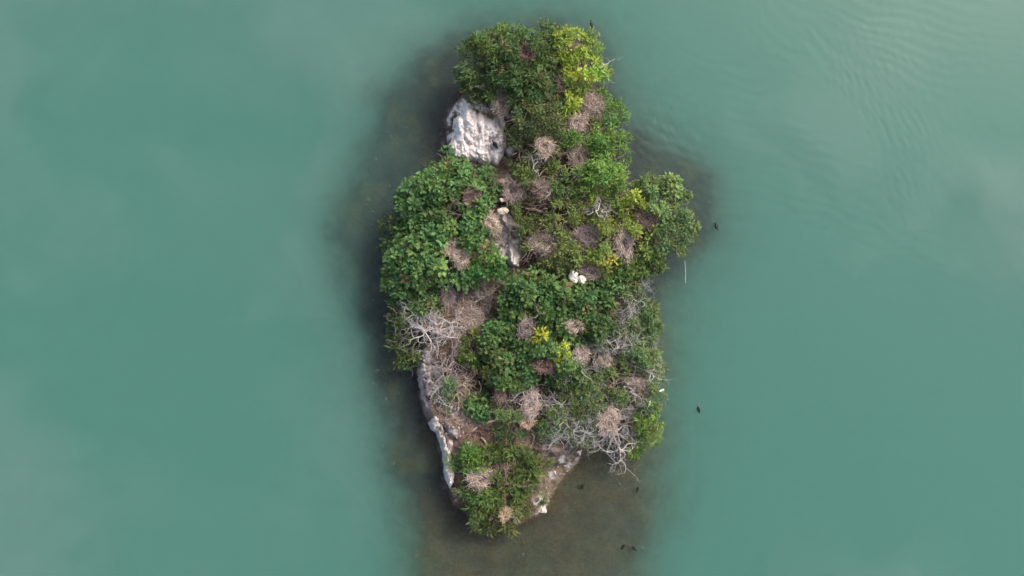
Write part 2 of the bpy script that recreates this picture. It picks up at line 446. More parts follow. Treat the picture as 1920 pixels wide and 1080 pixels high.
rock_patch('rock_outcrop', 'largest bare rock face, chalky white with vertical flutes, below the dark northern tree',
           [(868,180),(885,185),(905,200),(935,210),(955,225),(958,270),(950,300),(940,325),(905,318),(860,312),(838,300),(842,262),(846,222)],
           3.0, flute=0.5, seed=4, slope=(0.10, 0.05), rough=0.16, step=1.7, dark_tone=0.28)
rock_patch('rock_outcrop', 'narrow grey white rock spine between the broadleaf tree and the olive tree',
           [(932,395),(955,390),(966,420),(970,455),(985,480),(980,508),(952,512),(942,480),(944,440),(926,415)], 3.5, flute=0.4, seed=14, rough=0.3, tint=GUANO * 0.92, step=2.0)
rock_patch('rock_ledge', 'white streaked rock ledge dropping to the water on the southwest shore',
           [(800,752),(822,770),(838,800),(850,830),(852,870),(856,905),(842,925),(832,890),(826,850),(815,818),(800,792)], 2.45, flute=0.8, seed=24, rough=0.6, edge=0.2, step=2.0, dark_tone=0.5)
rock_patch('rock_ledge', 'grey mottled rock shelf under the bleached tree on the west shore',
           [(782,648),(808,650),(822,690),(818,730),(826,765),(800,765),(786,735),(780,700)], 2.3, flute=0.7, seed=34, rough=0.8, edge=0.25, step=2.0, dark_tone=0.75, tint=GUANO * 0.68)
rock_patch('rock_ledge', 'low chalky rock patch by the shallows southeast of the reddish litter',
           [(1040,860),(1062,850),(1074,862),(1064,876),(1046,882)], 1.5, flute=0.3, seed=44, rough=0.35, edge=0.6)
rock_patch('rock_ledge', 'low chalky rock patch beside the southernmost bush, above the small round stone',
           [(1004,930),(1022,925),(1028,938),(1014,955),(996,960)], 1.25, flute=0.3, seed=54, rough=0.3, edge=0.6)

def stone(label, px, py, r, z=None, seed=0, tint=(0.72, 0.69, 0.63), ax=1.0, rot=0.0, squash=0.6, name='stone'):
    v, f = rock_blob(seed, 3, squash)
    v = v * (1 + 0.9 * (fbm(v[:, 0] * 1.6 + seed, v[:, 1] * 1.6 + v[:, 2], seed + 5, 4)[:, None] - 0.5))
    c = np.tile(tint, (len(v), 1)) * (0.8 + 0.35 * fbm(v[:, 0] * 2 + seed, v[:, 1] * 2, seed)[:, None])
    z = ground_z(px, py) if z is None else z
    o = obj(name, mesh(name, v * np.array((r * S * ax, r * S, r * S)), f, c, False), M_ROCK, None, P(px, py, z + r * S * squash * 0.4))
    o.rotation_euler[2] = rot
    return tag(o, label, 'stone', 'loose pale stones on the islet')

# ------------------------------------------------------------------ vegetation
# nests first as data: they clear a hole in the foliage above them.  (px, py, radius px, tone, elongation, rotation, label)
NESTS = [
 (985,101,15,'dark',1.2,0.4,'shadowed brown nest sunk in the crown of the northernmost dark tree'),
 (942,195,19,'tan',1.25,1.2,'tan oval nest just above the big white rock face'),
 (906,224,18,'straw',1.9,0.05,'flat nest of pale sticks on the top edge of the big white rock'),
 (1052,156,11,'dark',1.2,1.5,'small brown nest between dark foliage and the yellow leaved tree'),
 (1110,195,22,'pink',1.25,0.7,'spiky pinkish straw nest near the northeast edge, upper of two touching'),
 (1082,231,19,'pink',1.0,0.2,'round pinkish nest touching the spiky straw nest from below'),
 (1083,292,22,'tan',1.05,0.9,'round nest with clear cup amid bright green leaves in the north'),
 (1021,277,17,'tan',1.2,0.0,'tan nest west of the round nest with clear cup'),
 (1018,356,17,'dark',1.1,2.0,'dark brown nest half hidden in the olive tree'),
 (960,358,19,'pink',1.4,1.5,'tall pinkish nest at the head of the narrow rock spine'),
 (884,370,15,'dark',1.1,2.3,'dark cupped nest in the upper part of the broadleaf tree'),
 (920,418,18,'tan',1.3,0.9,'loose tan nest on the west side of the narrow rock spine'),
 (845,463,14,'tan',1.2,2.2,'ragged tan nest in the broadleaf tree, smaller of two joined'),
 (862,480,18,'tan',1.15,2.5,'wide tan nest in the broadleaf tree, larger of two joined'),
 (1020,455,23,'tan',1.2,3.0,'large greyish nest above the whitish droppings in the middle'),
 (1102,444,23,'grey',1.05,1.1,'large grey brown nest below the bleached forked branches'),
 (1171,459,22,'pink',1.45,1.6,'tall oval nest with a deep dark cup and pale rim'),
 (1210,411,17,'dark',1.3,1.0,'reddish brown nest at the edge of the eastern lobe tree'),
 (1108,511,17,'pink',1.5,0.1,'flattened brown nest right beside the white boulder'),
 (843,556,18,'pale',1.0,0.6,'very pale pinkish nest above the bleached western tree'),
 (884,592,27,'pink',1.25,0.7,'widest reddish straw nest platform on the bare litter'),
 (988,617,18,'grey',1.35,1.5,'dark grey brown nest just west of the yellow sprig'),
 (1073,612,15,'pink',1.15,2.6,'small pinkish nest in green foliage east of the yellow sprig'),
 (1021,685,18,'dark',1.1,0.0,'dark brown nest southwest of the low yellow sprig'),
 (1090,663,16,'pink',1.1,0.9,'pale brown nest next to the low yellow sprig'),
 (1133,674,17,'tan',1.2,0.3,'flat tan nest in grey green scrub east of the low yellow sprig'),
 (1192,722,19,'pink',1.2,0.5,'pinkish nest among bleached branches near the eastern shore'),
 (995,758,20,'pink',1.15,1.8,'round mauve nest ringed by grey dead twigs'),
 (988,792,11,'straw',1.0,0.0,'small sandy nest just south of the mauve nest'),
 (1141,790,22,'pink',1.15,1.3,'round pinkish nest above the bleached southeastern tree'),
 (938,742,13,'dark',1.2,1.6,'small dark nest in the low scrub west of the mauve nest'),
 (901,899,21,'pink',1.1,0.3,'pale pink nest on top of the southernmost bush'),
 (947,963,12,'straw',1.1,0.9,'small straw nest low on the south side of the last bush'),
]

G_DARK = (0.056, 0.104, 0.034); G_MID = (0.070, 0.125, 0.033); G_BRIGHT = (0.080, 0.165, 0.033); G_BROAD = (0.066, 0.138, 0.046)
G_OLIVE = (0.098, 0.142, 0.040); G_GREY = (0.095, 0.155, 0.058); G_YEL = (0.165, 0.235, 0.018); G_YELLOW = (0.30, 0.36, 0.014)
# lobes: (px, py, rx, ry, top z[, colour])
TREES = [
 dict(name='broadleaf_tree', label='dark green long leaved tree at the northern tip of the islet', style='long', col=G_DARK, dens=1.0,
      lobes=[(915,112,58,52,4.6),(893,132,36,38,4.0),(915,165,34,42,4.2),(965,90,60,40,4.7),(1015,104,45,52,4.9),(980,150,52,52,5.0)]),
 dict(name='broadleaf_tree', label='yellow green tree at the northeastern corner beside the dark one', style='mid', col=(0.115,0.185,0.03), dens=0.9,
      lobes=[(1064,86,30,28,4.7,G_YEL),(1102,96,27,36,4.0),(1085,128,36,36,4.8,G_YEL),(1087,133,15,12,5.4,G_YELLOW),(1060,192,30,34,4.7,G_YEL),(1118,150,22,36,3.8),(1068,158,26,26,4.5)]),
 dict(name='broadleaf_tree', label='dull green tree in the middle of the northern part', style='fine', col=(0.068,0.098,0.038), dens=0.95,
      lobes=[(1005,215,52,55,5.1),(1020,165,32,40,5.0),(978,265,34,44,4.6),(1030,265,30,36,4.9)]),
 dict(name='broadleaf_tree', label='bright green small leaved tree on the northeastern shore', style='fine', col=G_BRIGHT, dens=1.15,
      lobes=[(1138,222,34,46,4.3),(1138,282,42,52,4.6),(1108,322,44,36,4.8),(1152,330,28,34,4.2),(1085,262,26,26,4.7)]),
 dict(name='broadleaf_tree', label='grey green tree forming the eastern lobe over the water', style='mid', col=G_GREY, dens=1.1,
      lobes=[(1245,395,56,58,4.2),(1228,360,44,32,3.9),(1258,438,44,46,4.1),(1222,476,46,30,3.8,G_MID),(1192,490,36,30,3.8,G_MID)]),
 dict(name='broadleaf_tree', label='large leaved vivid green tree filling the western bulge', style='broad', col=G_BROAD, dens=1.1,
      lobes=[(850,346,62,42,4.6),(908,340,34,26,4.6),(790,392,54,52,4.0,(0.05,0.11,0.04)),(872,402,74,64,5.2),(758,440,44,44,3.2,(0.05,0.105,0.04)),(812,478,74,62,4.6),
             (902,468,50,52,5.0,(0.065,0.17,0.04)),(772,518,48,46,3.5,(0.05,0.11,0.04)),(845,518,60,28,4.2),(838,300,18,18,3.4)]),
 dict(name='broadleaf_tree', label='yellowish green tree west of the eastern lobe', style='mid', col=(0.13,0.165,0.03), dens=0.9,
      lobes=[(1150,366,44,32,4.7,(0.115,0.185,0.03)),(1184,385,32,32,4.6,G_YEL),(1138,430,44,48,4.7),(1190,440,36,36,4.4,(0.12,0.18,0.03)),(1138,486,38,30,4.4,(0.15,0.175,0.03)),(1120,470,30,36,4.5,(0.09,0.15,0.03))]),
 dict(name='broadleaf_tree', label='olive green tree in the centre with thin twiggy foliage', style='fine', col=G_OLIVE, dens=0.8,
      lobes=[(1008,322,54,42,4.8),(1055,345,48,36,4.9,G_MID),(985,392,34,58,4.4),(1040,402,52,42,4.9),(1072,462,34,40,4.6),(1000,440,26,46,4.2),(1052,492,44,24,3.9)]),
 dict(name='broadleaf_tree', label='dark green tree south of the white boulder around the yellow sprigs', style='broad', col=(0.052,0.108,0.036), dens=0.95,
      lobes=[(1010,545,68,36,4.3),(1085,558,62,42,4.6),(1140,530,38,26,4.0),(974,572,36,42,4.2),(945,640,48,50,4.2),(1010,650,58,50,4.7),(962,695,48,42,4.3),
             (1050,600,52,42,4.7),(1100,615,44,42,4.5),(1060,690,44,36,4.4)]),
 dict(name='shrub', label='vivid yellow leafy sprig in the dark green southern tree', style='mid', col=G_YELLOW, dens=1.1,
      lobes=[(1014,588,17,24,5.35,(0.24,0.32,0.015)),(1010,625,18,14,5.4)]),
 dict(name='shrub', label='low yellow green sprig beside the pale brown nest', style='mid', col=(0.26,0.31,0.02), dens=1.1, lobes=[(1052,661,24,14,5.35)]),
 dict(name='shrub', label='low green shrub east of the reddish straw platform', style='mid', col=(0.085,0.130,0.025), dens=0.85,
      lobes=[(890,664,32,40,3.6),(908,706,26,24,3.5)]),
 dict(name='sparse_tree', label='thin leaved grey green tree on the eastern shore below the lobe', style='mid', col=(0.07,0.115,0.045), dens=0.75,
      lobes=[(1178,556,40,36,3.6),(1150,618,42,44,4.0),(1212,608,28,46,3.0),(1130,588,30,30,4.0)]),
 dict(name='sparse_tree', label='thin leaved tree on the eastern shore around the bleached branches', style='mid', col=(0.07,0.118,0.045), dens=0.7,
      lobes=[(1190,668,44,36,3.3),(1226,690,24,56,2.6),(1150,722,44,34,3.8),(1222,745,26,42,2.8)]),
 dict(name='shrub', label='fresh green shrub leaning over the water at the southeastern corner', style='long', col=(0.095,0.17,0.035), dens=0.95,
      lobes=[(1216,798,23,38,2.6),(1196,836,24,20,2.2)]),
 dict(name='shrub', label='grey green scrub around the pinkish nest in the south', style='fine', col=(0.075,0.125,0.042), dens=0.75,
      lobes=[(1085,722,52,36,3.9),(1112,768,52,42,3.8),(1058,790,52,36,3.5),(1090,826,30,20,2.8,G_MID)]),
 dict(name='shrub', label='dull green scrub around the mauve nest', style='fine', col=(0.072,0.118,0.042), dens=0.7,
      lobes=[(985,800,44,32,3.4),(950,760,36,40,3.6),(1000,740,40,34,3.8),(955,815,28,20,3.0)]),
 dict(name='bush', label='southernmost bush with long grassy leaves', style='long', col=(0.075,0.122,0.032), dens=1.25,
      lobes=[(890,868,40,30,3.2,G_BRIGHT),(955,870,54,34,3.3),(930,925,64,46,3.4),(996,908,44,48,2.9),(940,970,58,26,2.2,(0.10,0.125,0.05))]),
 dict(name='sparse_tree', label='thin green foliage on the western shore outside the bleached tree', style='mid', col=(0.07,0.12,0.045), dens=0.85,
      lobes=[(756,590,30,34,2.8),(754,640,26,28,2.4),(768,672,24,20,2.2),(795,575,40,24,3.2)]),
 dict(name='shrub', label='small green shrub on the southwest ledge above the water', style='mid', col=(0.07,0.125,0.045), dens=0.8, lobes=[(836,738,24,34,2.9)]),
 dict(name='shrub', label='small dark green shrub north of the bare brown soil', style='broad', col=(0.05,0.115,0.04), dens=0.9, lobes=[(893,764,26,24,3.1)]),
]
STYLE = dict(  # leaf length, width, leaves per rosette, rosettes per square metre, elevation range
 broad=(0.22, 0.16, 8, 24, (-0.2, 0.9)), mid=(0.20, 0.085, 10, 25, (-0.3, 1.0)), fine=(0.16, 0.065, 11, 31, (-0.4, 1.1)), long=(0.31, 0.075, 9, 25, (-0.2, 1.1)))

def lobe_height(px, py, lobes):
    best = np.full(px.shape, -1.0); idx = np.zeros(px.shape, int)
    wx, wy = px * S, py * S
    rag = (fbm(wx * 1.3, wy * 1.3, 77, 3) - 0.5) * 0.8 + 0.02
    for i, L in enumerate(lobes):
        u2 = ((px - L[0]) / (L[2] - 1)) ** 2 + ((py - L[1]) / (L[3] - 1)) ** 2 + rag
        drop = 0.6 + 0.010 * min(L[2], L[3])
        z = np.where(u2 < 1, L[4] - drop * (1 - np.sqrt(np.clip(1 - u2, 0, 1))), -1)
        up = z > best
        best = np.where(up, z, best); idx = np.where(up, i, idx)
    return best, idx

CAN = {}
def canopy(px, py):
    if (px, py) not in CAN: CAN[(px, py)] = canopy_(px, py)
    return CAN[(px, py)]
def canopy_(px, py):
    c = canopy_1(px, py)
    g = max(ground_z(px, py), 0) + 0.15
    if c > g + 0.01: return c
    ring = sorted(canopy_1(px + 26 * math.cos(k * 0.785), py + 26 * math.sin(k * 0.785)) for k in range(8))
    return max(g, ring[3] - 0.25) if ring[3] > g + 0.6 else g
def canopy_1(px, py):
    b = -1.0
    for t in TREES:
        h, _ = lobe_height(np.array([float(px)]), np.array([float(py)]), t['lobes'])
        b = max(b, float(h[0]))
    return max(b, max(ground_z(px, py), 0) + 0.15)

nest_pts = np.array([(n[0], n[1], n[2] * math.sqrt(n[4])) for n in NESTS])
CLEAR = [(942,338,14,20),(946,412,20,28),(957,450,18,32),(966,488,24,28),(1022,478,12,14),(1085,518,15,15),(940,396,22,9),(1018,958,9,9),(1085,845,12,12),(928,270,10,12),(1165,575,14,18),(965,500,20,14)]

def norm(a): return a / (np.linalg.norm(a, axis=-1, keepdims=True) + 1e-9)

def build_crown(t, seed):
    r = np.random.default_rng(seed)
    Ln, Wd, nl, rho, (e0, e1) = STYLE[t['style']]
    lobes = t['lobes']
    x0 = min(l[0] - l[2] for l in lobes) - 10; x1 = max(l[0] + l[2] for l in lobes) + 10
    y0 = min(l[1] - l[3] for l in lobes) - 10; y1 = max(l[1] + l[3] for l in lobes) + 10
    # twig tufts: each a small dome of leaf rosettes, with dark hollows between them
    per = 5
    nc = int((x1 - x0) * (y1 - y0) * S * S * rho * t['dens'] * 1.95 / per)
    cxp = r.uniform(x0, x1, nc); cyp = r.uniform(y0, y1, nc)
    cz, cli = lobe_height(cxp, cyp, lobes)
    cl2 = fbm(cxp * S * 0.6 + seed, cyp * S * 0.6, seed + 5, 2)
    thin = 0.0 if 'western shore outside' in t['label'] else (0.28 if t['style'] == 'fine' else 0.20 if t['style'] == 'long' else 0.26) if t['dens'] > 0.6 else 0.38
    ok = (cz > 0) & (cl2 > thin + r.uniform(-0.06, 0.06, nc))
    cxp, cyp, cz, cli, cl2 = (a[ok] for a in (cxp, cyp, cz, cli, cl2))
    nc = len(cxp)
    cz = cz + (cl2 - 0.5) * 0.8 + r.normal(0, 0.28, nc) - 0.7 * (r.uniform(0, 1, nc) < 0.3)
    ctint = np.clip(0.55 * r.uniform(0, 1, nc) + 0.45 * sstep(0.3, 0.7, cl2), 0, 1)
    crad = r.uniform(5.5, 10.5, nc) * (1.15 if t['style'] in ('broad', 'long') else 0.95)
    rep = lambda a: np.repeat(a, per)
    oa = r.uniform(0, 6.28, nc * per); orr = np.sqrt(r.uniform(0, 1, nc * per))
    px = rep(cxp) + np.cos(oa) * orr * rep(crad); py = rep(cyp) + np.sin(oa) * orr * rep(crad)
    z = rep(cz) - 0.55 * orr ** 2 * rep(crad) * S * 2.0
    tox, toy = np.cos(oa) * orr, -np.sin(oa) * orr
    li = rep(cli); cl2 = rep(cl2); ct = rep(ctint)
    n = len(px); ok = np.ones(n, bool)
    for q in nest_pts:
        ok &= np.hypot(px - q[0], py - q[1]) > (q[2] + 3) * r.uniform(0.85, 1.08, n)
    for q in ([] if 'sprig' in t['label'] else [(1014,588,13,19),(1010,625,13,11),(1052,661,17,10)]):
        ok &= np.hypot((px - q[0]) / (q[2] + 0.1), (py - q[1]) / (q[3] + 0.1)) > r.uniform(0.7, 1.0, n)
    for q in CLEAR:
        ok &= np.hypot((px - q[0]) / q[2], (py - q[1]) / q[3]) > 1
    px, py, z, li, cl2, ct, tox, toy = (a[ok] for a in (px, py, z, li, cl2, ct, tox, toy))
    n = len(px)
    gz = np.maximum(land_height(px, py)[0], 0)
    z = np.maximum(z, gz + 0.12)
    k = S * (CAM_H - z) / CAM_H
    c = np.stack([(px - 960) * k, (540 - py) * k, z], -1)
    lx = np.array([l[0] for l in lobes])[li]; ly = np.array([l[1] for l in lobes])[li]
    lr = np.array([max(l[2], l[3]) for l in lobes])[li]
    outw = np.stack([(px - lx) / lr, (ly - py) / lr, np.zeros(n)], -1)
    ax = norm(outw * 0.6 + np.stack([tox, toy, np.zeros(n)], -1) * 0.9 + np.array((0, 0, 1.0)) + r.normal(0, 0.2, (n, 3)))
    u = norm(np.cross(ax, r.normal(size=(n, 3)))); v = np.cross(ax, u)
    base = np.array([(l[5] if len(l) > 5 else t['col']) for l in lobes])[li] * np.array((1.50, 1.50, 1.12))
    tint = base * (0.62 + 0.8 * ct[:, None] ** 1.2) * (0.9 + 0.25 * r.uniform(0, 1, (n, 1)))
    hue = (r.normal(0, 0.07, n) + (ct * 7.31 % 1 - 0.5) * 0.42)[:, None]; tint = tint * np.concatenate([1 + hue * 1.2, 1 + hue * 0.2, 1 - hue * 0.6], 1)
    dry = r.uniform(0, 1, n) < 0.025
    tint[dry] = np.array((0.20, 0.15, 0.06)) * r.uniform(0.6, 1.3, (dry.sum(), 1))
    lum = tint.mean(1, keepdims=True); tint = tint * 0.86 + lum * 0.14
    # leaves
    az = (np.arange(nl)[None] * 2.399 + r.uniform(0, 6.28, (n, 1)) + r.normal(0, 0.7, (n, nl)))
    el = r.uniform(e0, e1, (n, nl))
    d = np.cos(el)[..., None] * (np.cos(az)[..., None] * u[:, None] + np.sin(az)[..., None] * v[:, None]) + np.sin(el)[..., None] * ax[:, None]
    d = norm(d)
    side = norm(np.cross(ax[:, None] + r.normal(0, 0.25, (n, nl, 3)), d))
    nn = norm(np.cross(d, side))
    lsz = (0.7 + 0.65 * (ct * 3.77 % 1))[:, None, None]; L = Ln * lsz * r.uniform(0.65, 1.25, (n, nl, 1)) ; Wl = Wd * lsz * r.uniform(0.75, 1.2, (n, nl, 1))
    stem = r.uniform(0.02, 0.16, (n, nl, 1)) * (1.0 if t['style'] != 'broad' else 1.3)
    b0 = c[:, None] + d * stem
    mid = b0 + d * L * 0.45
    tip = b0 + d * L + np.array((0, 0, -0.12)) * L
    fold = nn * Wl * 0.16
    lft = mid + side * Wl * 0.5 + fold; rgt = mid - side * Wl * 0.5 + fold
    V = np.stack([b0, rgt, tip, lft], 2).reshape(-1, 3)
    m = n * nl
    i0 = np.arange(m) * 4
    F = np.concatenate([np.stack([i0, i0 + 1, i0 + 2], 1), np.stack([i0, i0 + 2, i0 + 3], 1)])
    lc = np.repeat(tint[:, None], nl, 1) * r.uniform(0.8, 1.25, (n, nl, 1))
    C = np.repeat(lc.reshape(-1, 3), 4, 0)
    return V, F, np.clip(C, 0.004, 0.8)

def limb(tb, a, b, r0, r1, col, sag=0.15, segs=5, wob=0.12):
    a = Vector(a); b = Vector(b); n = (b - a).length
    off = Vector((random.gauss(0, wob), random.gauss(0, wob), 0)) * n
    pts = []; rad = []
    for i in range(segs + 1):
        t = i / segs
        p = a.lerp(b, t) + off * (4 * t * (1 - t)) * 0.5 + Vector((0, 0, sag * n * math.sin(math.pi * t)))
        if 0 < i < segs: p += Vector((random.gauss(0, 0.03), random.gauss(0, 0.03), 0)) * n
        pts.append(p); rad.append(r0 + (r1 - r0) * t)
    tb.add(pts, rad, col)
    return pts

def nearest_land(px, py):
    """move a point towards the islet's axis until it stands on land"""
    for k in range(30):
        h, d = land_height(np.array([float(px)]), np.array([float(py)]))
        if d[0] > 0.35: return px, py
        px += (985 - px) * 0.08
        py += (540 - py) * 0.015
    return px, py

for ti, t in enumerate(TREES):
    lobes = t['lobes']
    cx = sum(l[0] for l in lobes) / len(lobes); cy = sum(l[1] for l in lobes) / len(lobes)
    bx, by = nearest_land(cx, cy)
    gz = max(ground_z(bx, by), 0.05)
    zt = max(l[4] for l in lobes)
    fork = gz + (zt - gz) * 0.4
    org = P(bx, by, gz - 0.15)
    root = obj(t['name'], None); root.location = org
    tag(root, t['label'], 'tree' if 'tree' in t['name'] else 'bush', 'living trees and bushes of the islet')
    V, F, C = build_crown(t, 100 + ti)
    obj('crown', mesh('crown', V - np.array(org), F, C), M_LEAF, root)
    tb = Tubes(6)
    bark = (0.16, 0.125, 0.10)
    big = 0.05 + 0.02 * len(lobes)
    f0 = P(bx, by, fork)
    tb.add([org, Vector(org).lerp(Vector(f0), 0.5) + Vector((random.gauss(0, .08), random.gauss(0, .08), 0)), f0], [big * 1.5, big * 1.1, big * 0.9], bark)
    def in_crown(px, py):
        h, _ = lobe_height(np.array([float(px)]), np.array([float(py)]), lobes); return h[0] > 0
    for l in lobes:
        e = P(l[0], l[1], l[4] - 0.45)
        pts = limb(tb, f0, e, big * 0.6, 0.03, bark)
        for k in range(5):
            a = random.uniform(0, 6.28); q = random.uniform(0.45, 0.85)
            limb(tb, pts[random.choice((3, 4))], P(l[0] + math.cos(a) * l[2] * q, l[1] + math.sin(a) * l[3] * q, l[4] - 0.9), 0.03, 0.01, bark, 0.05, 4)
    tw = Tubes(4)
    rough_ = 22 if t['style'] == 'fine' or t['dens'] < 0.6 else 8
    for l in lobes:
        for k in range(rough_):
            a = random.uniform(0, 6.28); q = math.sqrt(random.uniform(0.02, 1.0)); th = a + random.gauss(0, 0.8)
            zz = l[4] - 0.7 * q * q
            x0_, y0_ = l[0] + math.cos(a) * l[2] * q * 0.85, l[1] + math.sin(a) * l[3] * q * 0.85
            ln = random.uniform(9, 24)
            g_ = random.uniform(0.7, 1.6)
            limb(tw, P(x0_, y0_, zz - 0.25), P(x0_ + ln * math.cos(th), y0_ + ln * math.sin(th), zz + random.uniform(-0.1, 0.2)), 0.018, 0.008, (0.22 * g_, 0.18 * g_, 0.15 * g_), 0.02, 4, 0.25)
    for nq in NESTS:
        if in_crown(nq[0], nq[1]):
            zz = canopy(nq[0], nq[1]) - 0.1
            for k in range(3):
                a = random.uniform(0, 6.28)
                limb(tb if k == 0 else tw, f0 if k == 0 else P(nq[0] + 25 * math.cos(a), nq[1] + 25 * math.sin(a), zz - 0.5), P(nq[0] + 5 * math.cos(a + 3), nq[1] + 5 * math.sin(a + 3), zz + 0.05), 0.05, 0.025, bark, 0.05, 4)
    obj('trunk', tb.mesh('trunk', org), M_BARK, root)
    tag(obj('twigs', tw.mesh('twigs', org), M_BARK, root), kind='stuff')

# ------------------------------------------------------------------ dead trees and bleached branches
def dead_tree(label, px, py, reach, n_limbs, zt, col, seed, a0=0.0, a1=6.28, thick=0.05, depth=3, name='dead_tree', base=None, spread=0.55):
    rr = random.Random(seed)
    bx, by = base or nearest_land(px, py)
    gz = max(ground_z(bx, by), 0.0)
    org = Vector(P(bx, by, gz - 0.1))
    root = obj(name, None); root.location = org
    tag(root, label, 'dead tree', 'dead trees and bleached branches')
    tk = Tubes(6); tb = Tubes(5)
    fk = Vector(P(px, py, gz + max(0.25, (zt - gz) * 0.45)))
    tk.add([org, org.lerp(fk, 0.55) + Vector((rr.gauss(0, .06), rr.gauss(0, .06), 0.05)), fk], [thick * 1.9, thick * 1.5, thick * 1.25], col)
    def grow(p, ang, el, length, r, lev):
        pts = [p]; rad = [r]; segs = 5
        curl = rr.gauss(0, 0.34)
        for i in range(segs):
            ang += curl + rr.gauss(0, 0.3)
            if rr.random() < 0.25: curl = -curl
            el += rr.gauss(-0.05, 0.12)
            st = length / segs
            p = p + Vector((math.cos(ang) * math.cos(el), math.sin(ang) * math.cos(el), math.sin(el))) * st
            p.z = min(max(p.z, 0.15), zt + 0.25)
            pts.append(p); rad.append(r * (1 - 0.6 * (i + 1) / segs))
            if lev > 0 and i >= 1 and rr.random() < (0.95 if lev > 1 else 0.85):
                grow(p, ang + rr.choice((-1, 1)) * rr.uniform(0.5, 1.15), el + rr.gauss(0.05, 0.2), length * rr.uniform(0.4, spread + 0.15), rad[-1] * 0.72, lev - 1)
        g = rr.uniform(0.5, 1.15); cc = tuple(x * g for x in col)
        tb.add(pts, rad, cc)
    forks = [fk]
    for k in range(max(3, n_limbs // 3)):
        a = a0 + (a1 - a0) * rr.random(); q = rr.uniform(0.2, 0.6) * reach
        f2 = Vector(P(px + q * math.cos(a), py - q * math.sin(a), gz + (zt - gz) * rr.uniform(0.5, 0.9)))
        mid = fk.lerp(f2, 0.5) + Vector((rr.gauss(0, .12), rr.gauss(0, .12), 0.1))
        tb.add([fk, fk.lerp(mid, 0.5) + Vector((rr.gauss(0, .05), rr.gauss(0, .05), 0.03)), mid, f2], [thick * 1.1, thick, thick * 0.85, thick * 0.7], tuple(x * rr.uniform(0.6, 1.0) for x in col))
        forks.append(f2)
    for k in range(n_limbs * 2):
        fk_ = rr.choice(forks)
        a = a0 + (a1 - a0) * rr.random() + rr.gauss(0, 0.5)
        grow(fk_.copy(), a, rr.uniform(-0.1, 0.5), reach * S * rr.uniform(0.35, 0.75), thick * rr.uniform(0.4, 0.8), depth - (1 if rr.random() < 0.5 else 0))
    for k in range(0):
        a = a0 + (a1 - a0) * (k + rr.uniform(0.1, 0.9)) / n_limbs
        grow(fk.copy(), a, rr.uniform(0.25, 0.6), reach * S * rr.uniform(0.75, 1.1), thick * rr.uniform(0.7, 1.0), depth)
    obj('trunk', tk.mesh('trunk', org), M_DEAD, root)
    obj('branches', tb.mesh('branches', org), M_DEAD, root)
    return root
PALE = (0.47, 0.445, 0.43); MAUVE = (0.37, 0.34, 0.335); TAN = (0.40, 0.34, 0.28); GREYW = (0.45, 0.44, 0.43)
dead_tree('bleached leafless tree with crooked white limbs on the western shore', 822, 622, 54, 15, 3.3, PALE, 11, thick=0.065)
dead_tree('mauve grey dead branches over the grey western rock shelf', 838, 692, 52, 13, 2.9, (0.34,0.30,0.29), 12, thick=0.045)
dead_tree('bleached leafless tree with curling limbs at the southeastern corner', 1150, 818, 60, 16, 2.5, PALE, 13, thick=0.055, base=(1135, 808))
dead_tree('bleached branches reaching east around the shoreside pinkish nest', 1195, 705, 60, 14, 3.1, PALE, 14, thick=0.05, base=(1160, 705))
dead_tree('tangle of grey dead twigs south of the mauve nest', 1050, 782, 60, 13, 3.9, GREYW, 15, thick=0.04)
dead_tree('bleached forked branch above the large grey brown nest', 1118, 408, 36, 5, 5.3, PALE, 16, thick=0.05, a0=-0.3, a1=2.4)
dead_tree('thin pale twigs in the olive tree at the centre', 1035, 350, 34, 5, 5.2, TAN, 17, thick=0.035)
dead_tree('thin grey twigs poking from the dull northern tree', 1008, 296, 30, 5, 5.2, GREYW, 18, thick=0.03)
dead_tree('dry tan branches sprawling above the widest straw nest', 910, 556, 50, 11, 3.4, TAN, 19, thick=0.04, a0=0.2, a1=3.4)
dead_tree('grey dead limbs over a dark hollow on the eastern shore', 1165, 585, 50, 11, 4.1, GREYW, 20, thick=0.045)
dead_tree('grey twigs trailing over the water below the eastern lobe', 1198, 530, 30, 6, 2.6, (0.30,0.31,0.31), 21, thick=0.035, a0=-1.8, a1=0.8)
dead_tree('bare grey twigs around the mauve nest', 990, 755, 46, 12, 3.75, MAUVE, 22, thick=0.035)
dead_tree('straw coloured dry branches on the bare slope above the southwest ledge', 868, 722, 42, 11, 2.8, (0.40,0.32,0.25), 23, thick=0.035)
dead_tree('slender white branch hanging over the northeastern corner', 1112, 108, 42, 3, 3.9, (0.5,0.5,0.47), 24, a0=-1.2, a1=0.1, thick=0.03, depth=2)
dead_tree('grey twigs fringing the water under the thin eastern tree', 1205, 640, 40, 9, 2.6, (0.33,0.34,0.32), 25, thick=0.03, a0=-1.4, a1=1.6, base=(1165, 645))
dead_tree('grey brown leafless twigs over the flat tan nest', 1120, 655, 44, 9, 4.5, GREYW, 27, thick=0.03)
dead_tree('pale bare twigs spreading north of the round pinkish southern nest', 1120, 742, 46, 10, 4.1, GREYW, 28, thick=0.035)
dead_tree('grey crooked limbs in the thin tree above the shoreside nest', 1170, 648, 46, 10, 4.2, PALE, 29, thick=0.035)
dead_tree('bleached looping branches between the pinkish nest and the southeastern shrub', 1190, 782, 40, 10, 3.3, PALE, 30, thick=0.04, base=(1155, 785))
dead_tree('grey twig tangle just north of the southern white stone', 1065, 818, 42, 10, 3.2, GREYW, 31, thick=0.035)
dead_tree('pale twigs between the low yellow sprig and the shoreside nest', 1080, 700, 40, 9, 4.6, GREYW, 32, thick=0.03)
dead_tree('bleached twigs on the upper west shore below the broadleaf tree', 790, 588, 38, 9, 3.3, PALE, 33, thick=0.04)
